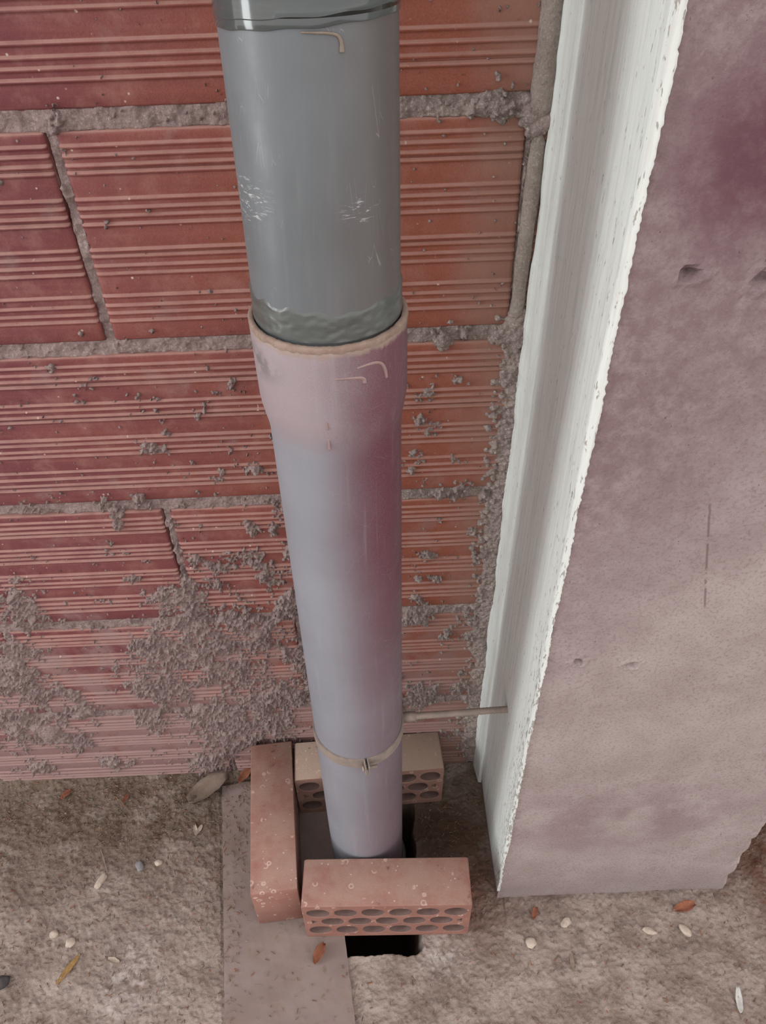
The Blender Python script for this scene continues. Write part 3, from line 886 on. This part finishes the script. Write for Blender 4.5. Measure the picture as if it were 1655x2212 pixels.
# dusty crust on the socket rim
rim_prof = [(.9518, RP + .0050), (.9528, RP + .0053), (.9552, RP + .0052), (.9566, RP + .0040), (.9566, RP + .0016), (.9552, RP + .0006), (.9535, RP + .0008)]
def rim_wob(z, r_, t_):
    k = 1 if z < .9522 else .3
    return r_ + .0005 * mnoise.noise(Vector((math.cos(t_) * 9, math.sin(t_) * 9, z * 200))), k * .0022 * mnoise.noise(Vector((math.cos(t_) * 16, math.sin(t_) * 16, 2)))
rim = link('socket_rim', lathe_on_axis('socket_rim', PB, PM, rim_prof, n=160, wob=rim_wob), M['rim'], lowp)
rim['label'] = 'tan dusty rim of the socket'
# smeared glue above the rim
def seal_wob(z, r_, t_):
    q = (z - .957) / .03
    up = .5 + .5 * mnoise.noise(Vector((math.cos(t_) * 3, math.sin(t_) * 3, 1)))
    w = .0007 * mnoise.noise(Vector((math.cos(t_) * 14, math.sin(t_) * 14, z * 170))) + .0004 * mnoise.noise(Vector((math.cos(t_) * 40, math.sin(t_) * 40, z * 300)))
    if q > .98: w = -.0010
    return r_ + w * (1 if q > .05 else .4), -q * .014 * up
seal_prof = [(.957 + .03 * k / 14, RP + .0010) for k in range(15)]
sb = link('glue_smear', lathe_on_axis('glue_smear', PA, PT, seal_prof, n=160, wob=seal_wob), M['seal'], upp)
# clear tape wound round the top
def tape_wob(z, r_, t_):
    e = 0
    if z < 1.15: e = .0035 * math.sin(t_ + 2.2) + .0012 * mnoise.noise(Vector((math.cos(t_) * 3, math.sin(t_) * 3, 8)))
    return r_ + .00008 * mnoise.noise(Vector((math.cos(t_) * 8, math.sin(t_) * 8, z * 60))), e
tape_prof = [(1.1430, RP + .0001), (1.1432, RP + .0009), (1.1435, RP + .0010), (1.1480, RP + .0010), (1.1483, RP + .0010), (1.1485, RP + .0013), (1.1488, RP + .0013)] + [(z, RP + .0013) for z in np.linspace(1.150, 1.26, 20)] + [(1.2602, RP + .0001)]
tp = link('tape_band', lathe_on_axis('tape_band', PA, PT, tape_prof, n=120, wob=tape_wob), M['tape'], upp)
tp['label'] = 'glossy clear tape wound round the top of the pipe'
# black collar at the foot
col_prof = [(-.10, RP + .001), (-.10, RP + .006), (-.012, RP + .006), (-.006, RP + .0045), (-.005, RP + .0006)]
link('foot_collar', lathe_on_axis('foot_collar', PB, PM, col_prof), M['rubber'], pipe)

def surf(a, b, x, z, r_):
    """point on the front of a pipe at world x, z"""
    d = (b - a) / (b.z - a.z)
    c = a + d * (z - a.z)
    dx = max(-r_ * .999, min(r_ * .999, x - c.x))
    return Vector((x, c.y - math.sqrt(r_ * r_ - dx * dx), z))
def tube(name, pts, rads, mat, parent, n=8, flat=1.0):
    bm = bmesh.new()
    rings = []
    for i, p in enumerate(pts):
        t_ = (pts[min(i + 1, len(pts) - 1)] - pts[max(i - 1, 0)]).normalized()
        up = Vector((0, 1, 0)) if abs(t_.y) < .9 else Vector((0, 0, 1))
        s = t_.cross(up).normalized(); u = s.cross(t_).normalized()
        rings.append([bm.verts.new(p + s * math.cos(2 * math.pi * k / n) * rads[i] + u * math.sin(2 * math.pi * k / n) * rads[i] * flat) for k in range(n)])
    for i in range(len(rings) - 1):
        for k in range(n):
            bm.faces.new((rings[i][k], rings[i][(k + 1) % n], rings[i + 1][(k + 1) % n], rings[i + 1][k]))
    bm.faces.new(rings[0]); bm.faces.new(rings[-1])
    return link(name, from_bm(name, bm), mat, parent)
RB = RP + .0048
def drip(pl, rads, a, b, r_, parent, mat=None):
    for _ in range(2):
        A, B = [pl[0]], [rads[0]]
        for i in range(len(pl) - 1):
            for f in (.25, .75):
                A.append((pl[i][0] * (1 - f) + pl[i + 1][0] * f, pl[i][1] * (1 - f) + pl[i + 1][1] * f)); B.append(rads[i] * (1 - f) + rads[i + 1] * f)
        pl, rads = A + [pl[-1]], B + [rads[-1]]
    rads = [r_0 * (.35 if i == 0 else 1) for i, r_0 in enumerate(rads)]
    rads[-1] *= .45
    P, Q = [], []
    for i in range(len(pl) - 1):
        for k in range(2):
            f = k / 2
            P.append((pl[i][0] * (1 - f) + pl[i + 1][0] * f, pl[i][1] * (1 - f) + pl[i + 1][1] * f)); Q.append(rads[i] * (1 - f) + rads[i + 1] * f)
    P.append(pl[-1]); Q.append(rads[-1])
    return tube('glue_drip', [surf(a, b, x, z, r_) for x, z in P], Q, mat or M['glue'], parent, flat=.45)
drip([(-.024, .931), (-.010, .930), (-.003, .928), (-.003, .9235)], [.0008, .0012, .0017, .0020], PB, PM, RB, lowp)
drip([(-.008, .9375), (.003, .9385), (.0095, .936), (.0125, .929), (.0135, .920)], [.0007, .0013, .0015, .0016, .0014], PB, PM, RB, lowp)
drip([(-.0325, .893), (-.032, .886)], [.0008, .0010], PB, PM, RB, lowp)
drip([(-.0322, .876), (-.0320, .8645)], [.0009, .0013], PB, PM, RP + .0026, lowp)
M['tan_drip'] = mat_simple('tan_glue', srgb(122, 110, 98), srgb(108, 98, 88), 120, 0.5)
drip([(-.031, 1.1435), (-.012, 1.1425), (-.0085, 1.139), (-.0085, 1.1325)], [.0005, .0008, .0010, .0017], PA, PT, RP + .0008, upp, M['tan_drip'])

# ------------------------------------------------------------------ pipe clamp
clz = .381
clc = PB + (PM - PB) * ((clz - PB.z) / (PM.z - PB.z))
clamp = empty('pipe_clamp', (clc.x, clc.y, clz))
tag(clamp, 'dusty metal pipe clamp fixed to the column by a threaded rod', 'clamp')
def clamp_band():
    V, F = [], []
    n = 120
    a0, a1 = math.radians(-90 + 9 + 2.0), math.radians(270 + 9 - 2.0)
    for j in range(n + 1):
        a = a0 + (a1 - a0) * j / n
        for (r_, z) in ((RP + .0003, -.0085), (RP + .0021, -.0085), (RP + .0021, .0085), (RP + .0003, .0085)):
            V.append((clc.x + r_ * math.cos(a), clc.y + r_ * math.sin(a), clz + z))
    for j in range(n):
        for k in range(4):
            p, q = j * 4 + k, j * 4 + (k + 1) % 4
            F.append((p, q, q + 4, p + 4))
    F.append((0, 1, 2, 3)); F.append(tuple(n * 4 + k for k in (3, 2, 1, 0)))
    me = mesh_of('band', V, F)
    bm = bmesh.new(); bm.from_mesh(me); bmesh.ops.recalc_face_normals(bm, faces=bm.faces); bm.to_mesh(me); bm.free()
    return me
link('band', clamp_band(), M['clamp'], clamp, smooth=False)
fa = math.radians(-90 + 9)
fd = Vector((math.cos(fa), math.sin(fa), 0))
ft = Vector((-fd.y, fd.x, 0))
for s in (-1, 1):
    bm = bmesh.new()
    base = clc + fd * (RP + .0068) + ft * (s * .0021)
    base = Vector((base.x, base.y, clz))
    mtx = Matrix((( ft.x, fd.x, 0, base.x), (ft.y, fd.y, 0, base.y), (0, 0, 1, base.z), (0, 0, 0, 1)))
    bmesh.ops.create_cube(bm, size=1, matrix=mtx @ Matrix.Diagonal((.0018, .0134, .0172, 1)))
    bmesh.ops.bevel(bm, geom=bm.edges[:], offset=.0006, segments=1, affect='EDGES')
    link('flange', from_bm('flange', bm), M['clamp'], clamp, smooth=False)
bc = Vector((clc.x, clc.y, clz)) + fd * (RP + .0085)
tube('bolt', [bc + ft * -.006, bc + ft * -.0035, bc + ft * -.0034, bc + ft * .0125], [.0042, .0042, .0022, .0022], M['clamp'], clamp, 6)
ra, rb_ = Vector((clc.x + RP + .001, -.1500, .3825)), Vector((CX + .004, -.1300, .3615))
rd = (rb_ - ra).normalized()
rod = [ra + rd * .012 + (rb_ - ra - rd * .012) * (k / 60) for k in range(61)]
tube('threaded_rod', rod, [.0043 + (.0004 if k % 2 else 0) for k in range(61)], M['clamp'], clamp, 10)
tube('coupling_nut', [ra, ra + rd * .0165], [.0066, .0066], M['clamp'], clamp, 6)

# ------------------------------------------------------------------ small things lying about
def pebble(name, x, y, sx, sy, sz, rz, mat, label, cat='pebble', seed=0, z=None):
    bm = bmesh.new()
    bmesh.ops.create_icosphere(bm, subdivisions=3, radius=1)
    for v in bm.verts:
        p = v.co.copy()
        v.co = Vector((p.x * sx, p.y * sy, p.z * sz)) * (1 + .28 * mnoise.noise(p * 1.3 + Vector((seed * 3.1, 0, 0))))
    o = link(name, from_bm(name, bm), mat)
    o.location = (x, y, (fz(x, y) if z is None else z) + sz * .55)
    o.rotation_euler = (0, 0, math.radians(rz))
    return tag(o, label, cat)
def flake(name, x, y, L, Wd, rz, mat, label, cat, curl=.25, z=None, pitch=0, thick=.0006, seed=0):
    """a curled dry leaf or chip with pointed ends and real thickness"""
    nu_, nv_ = 10, 6
    V, F = [], []
    for side in (1, -1):
        for i in range(nu_ + 1):
            u = i / nu_
            w = Wd * (math.sin(math.pi * (.06 + .88 * u)) ** .7) * (1 + .3 * mnoise.noise(Vector((u * 4, seed * 5.3, 0))))
            for j in range(nv_ + 1):
                v = j / nv_ * 2 - 1
                V.append((L * (u - .5), w * v / 2, curl * Wd * (v * v) + curl * L * .18 * math.sin(u * 3.1 + seed) + side * thick / 2 + .0006 * mnoise.noise(Vector((u * 6, v * 3, seed)))))
    r_ = nv_ + 1
    n1 = (nu_ + 1) * r_
    for i in range(nu_):
        for j in range(nv_):
            a = i * r_ + j
            F.append((a, a + r_, a + r_ + 1, a + 1))
            F.append((a + n1, a + 1 + n1, a + r_ + 1 + n1, a + r_ + n1))
    for i in range(nu_):
        for j in (0, nv_):
            a = i * r_ + j
            F.append((a, a + r_, a + r_ + n1, a + n1))
    for j in range(nv_):
        for i in (0, nu_):
            a = i * r_ + j
            F.append((a, a + 1, a + 1 + n1, a + n1))
    me = mesh_of(name, V, F)
    bm = bmesh.new(); bm.from_mesh(me); bmesh.ops.recalc_face_normals(bm, faces=bm.faces); bm.to_mesh(me); bm.free()
    o = link(name, me, mat)
    o.location = (x, y, (fz(x, y) if z is None else z) + .002)
    o.rotation_euler = (0, math.radians(pitch), math.radians(rz))
    return tag(o, label, cat)
flake('straw_strip', -.4613, -.3005, .046, .0085, 60, M['straw'], 'flat yellow strip of dry straw on the dirt, lower left', 'straw', curl=.15, seed=1)
pebble('pebble', -.3884, -.156, .0062, .0088, .0045, 20, M['greystone'], 'smooth grey pebble on the dirt left of the board', seed=1)
pebble('pebble', -.3599, -.1513, .0062, .0048, .004, 10, M['pale'], 'small cream pebble right beside the grey one', seed=2)
pebble('pebble', -.4448, -.1775, .0055, .0135, .005, -25, M['pale'], 'long pale pebble left of the grey pebble', seed=3)
pebble('pebble', -.469, -.265, .007, .008, .005, -30, M['pale'], 'roundish whitish pebble just behind the yellow straw', seed=4)
pebble('pebble', -.4963, -.2531, .0065, .006, .0045, 0, M['pale'], 'whitish pebble left of the other whitish one by the straw', seed=5)
flake('seed_husk', -.3985, -.2925, .018, .0085, -15, M['pale'], 'pale open seed husk right of the yellow straw', 'husk', curl=.5, seed=2)
w1 = empty('winged_seed', (-.3064, -.1052, fz(-.3064, -.1052)))
tag(w1, 'pale winged seed on the dirt close to the board', 'seed')
for s, rz in ((0, 62), (1, 105)):
    f_ = flake('wing', -.3064 + (.004 if s == 0 else -.002), -.101, .019, .007, rz, M['pale'], None, None, curl=.3, seed=3 + s)
    f_.parent = w1; f_.matrix_parent_inverse = Matrix.Translation(-w1.location)
pebble('stone', -.553, -.3156, .012, .009, .007, 20, M['dark'], 'dark stone at the far left edge of the dirt', 'stone', seed=6)
flake('leaf', -.234, -.012, .034, .016, 55, M['leaf'], 'rusty brown dry leaf tucked behind the left brick', 'leaf', curl=.35, seed=4, z=.012)
M['dusty_leaf'] = mat_simple('dusty_leaf', srgb(124, 108, 97), srgb(108, 93, 82), 60, 0.9, 0.5, 200)
flake('leaf', -.295, -.034, .075, .036, 30, M['dusty_leaf'], 'large curled greyish dry leaf at the corner of the board', 'leaf', curl=.42, seed=5, z=.003)
flake('leaf', -.0985, -.296, .03, .014, 62, M['leaf'], 'crumpled reddish leaf on the board in front of the bricks', 'leaf', curl=.5, seed=6, z=.0045)
flake('leaf_chip', -.538, -.030, .022, .010, 55, M['leaf'], 'orange leaf chip at the wall foot, far left', 'leaf', curl=.4, seed=7)
flake('leaf_chip', -.435, -.040, .020, .007, 70, M['leaf'], 'orange leaf chip at the wall foot, nearer the pipe', 'leaf', curl=.4, seed=8)
flake('lime_flake', .4859, -.3745, .034, .010, 75, M['lime'], 'white flake at the lower right on the dirt', 'flake', curl=.3, seed=9)
pebble('stone', .2663, -.2675, .009, .006, .005, 40, M['pale'], 'pale angular stone in front of the column foot', 'stone', seed=7)
pebble('stone', .2101, -.2915, .008, .008, .005, 10, M['pale'], 'pale round stone right of the front brick', 'stone', seed=8)
pebble('stone', .3885, -.2818, .010, .005, .005, -20, M['pale'], 'flat pale stone, left one of a pair below the column', 'stone', seed=9)
pebble('stone', .4414, -.2826, .010, .006, .005, -50, M['pale'], 'flat pale stone, right one of a pair below the column', 'stone', seed=10)
flake('leaf_chip', .4482, -.252, .036, .014, 10, M['leaf'], 'long orange leaf piece against the column foot, right', 'leaf', curl=.4, seed=11)
flake('leaf_chip', .2227, -.252, .018, .009, 65, M['leaf'], 'small orange leaf chip by the column corner', 'leaf', curl=.4, seed=12)
flake('wood_sliver', .265, -.3182, .028, .006, 84, M['grey_leaf'], 'pale wood sliver lying in front of the column', 'sliver', curl=.2, seed=13)
flake('straw_strip', -.4482, -.1449, .05, .003, 118, M['grey_leaf'], 'thin pale stalk on the dirt beside the long pebble', 'straw', curl=.2, seed=14)

# loose crumbs, straw bits and grit nobody could count
def debris():
    V, F = [], []
    rr = random.Random(3)
    mats = []
    def add(x, y, z, L, Wd, T, a, tilt, mi):
        b = len(V)
        c, s = math.cos(a), math.sin(a)
        for (u, v, w) in ((-.5, -.25, 0), (-.4, .3, 0), (.5, .1, tilt), (.38, -.3, tilt), (-.45, 0, T), (.45, 0, T + tilt)):
            px, py = u * L, v * Wd
            V.append((x + px * c - py * s, y + px * s + py * c, z + w))
        for f in ((0, 1, 4), (1, 2, 5, 4), (2, 3, 5), (3, 0, 4, 5), (0, 3, 2, 1)):
            F.append(tuple(b + k for k in f)); mats.append(mi)
    n = 0
    while n < 8500:
        x, y = rr.uniform(-.75, .75), rr.uniform(-.58, -.004)
        if CX < x < CXR and y > CY: continue
        if sd_box(np.array(x), np.array(y), -.13, .058, -.306, -.055, .014) < .004: continue
        u, v = board_uv(x, y)
        onb = 0 < u < .177 and v > 0
        if onb and not (u < .05 * (1 - v / .5) and rr.random() < .6 or rr.random() < .07): continue
        if -.125 < x < .125 and -.28 < y < -.2: continue
        dens = .28 + .72 * max(0, min(1, (y + .30) / .25)) if x < -.1 else .35
        if rr.random() > dens and not onb: continue
        z = .0040 if onb else fz(x, y)
        k = rr.random()
        a = rr.uniform(0, 6.28)
        if k < .60: add(x, y, z, rr.uniform(.003, .009), rr.uniform(.0008, .0018), .0008, a, rr.uniform(0, .002), 0)
        elif k < .66: add(x, y, z, rr.uniform(.003, .009), rr.uniform(.0012, .003), .0008, a, rr.uniform(0, .003), 1)
        elif k < .84: add(x, y, z, rr.uniform(.0015, .0032), rr.uniform(.0015, .0032), .0016, a, 0, 2)
        else: add(x, y, z, rr.uniform(.003, .008), rr.uniform(.0015, .0035), .0012, a, rr.uniform(0, .002), 3)
        n += 1
    me = mesh_of('floor_litter', V, F)
    for mm in (M['grey_leaf'], M['leaf'], M['grit'], M['twig']): me.materials.append(mm)
    me.polygons.foreach_set('material_index', mats)
    return me
M['grit'] = mat_simple('grit', srgb(150, 134, 122), srgb(128, 112, 100), 90, 0.9)
M['twig'] = mat_simple('dark_twig', srgb(100, 82, 70), srgb(120, 100, 86), 200, .9)
dbs = link('floor_litter', debris(), None, smooth=False)
tag(dbs, 'straw bits, leaf crumbs and grit scattered over the dirt', 'litter', kind='stuff')
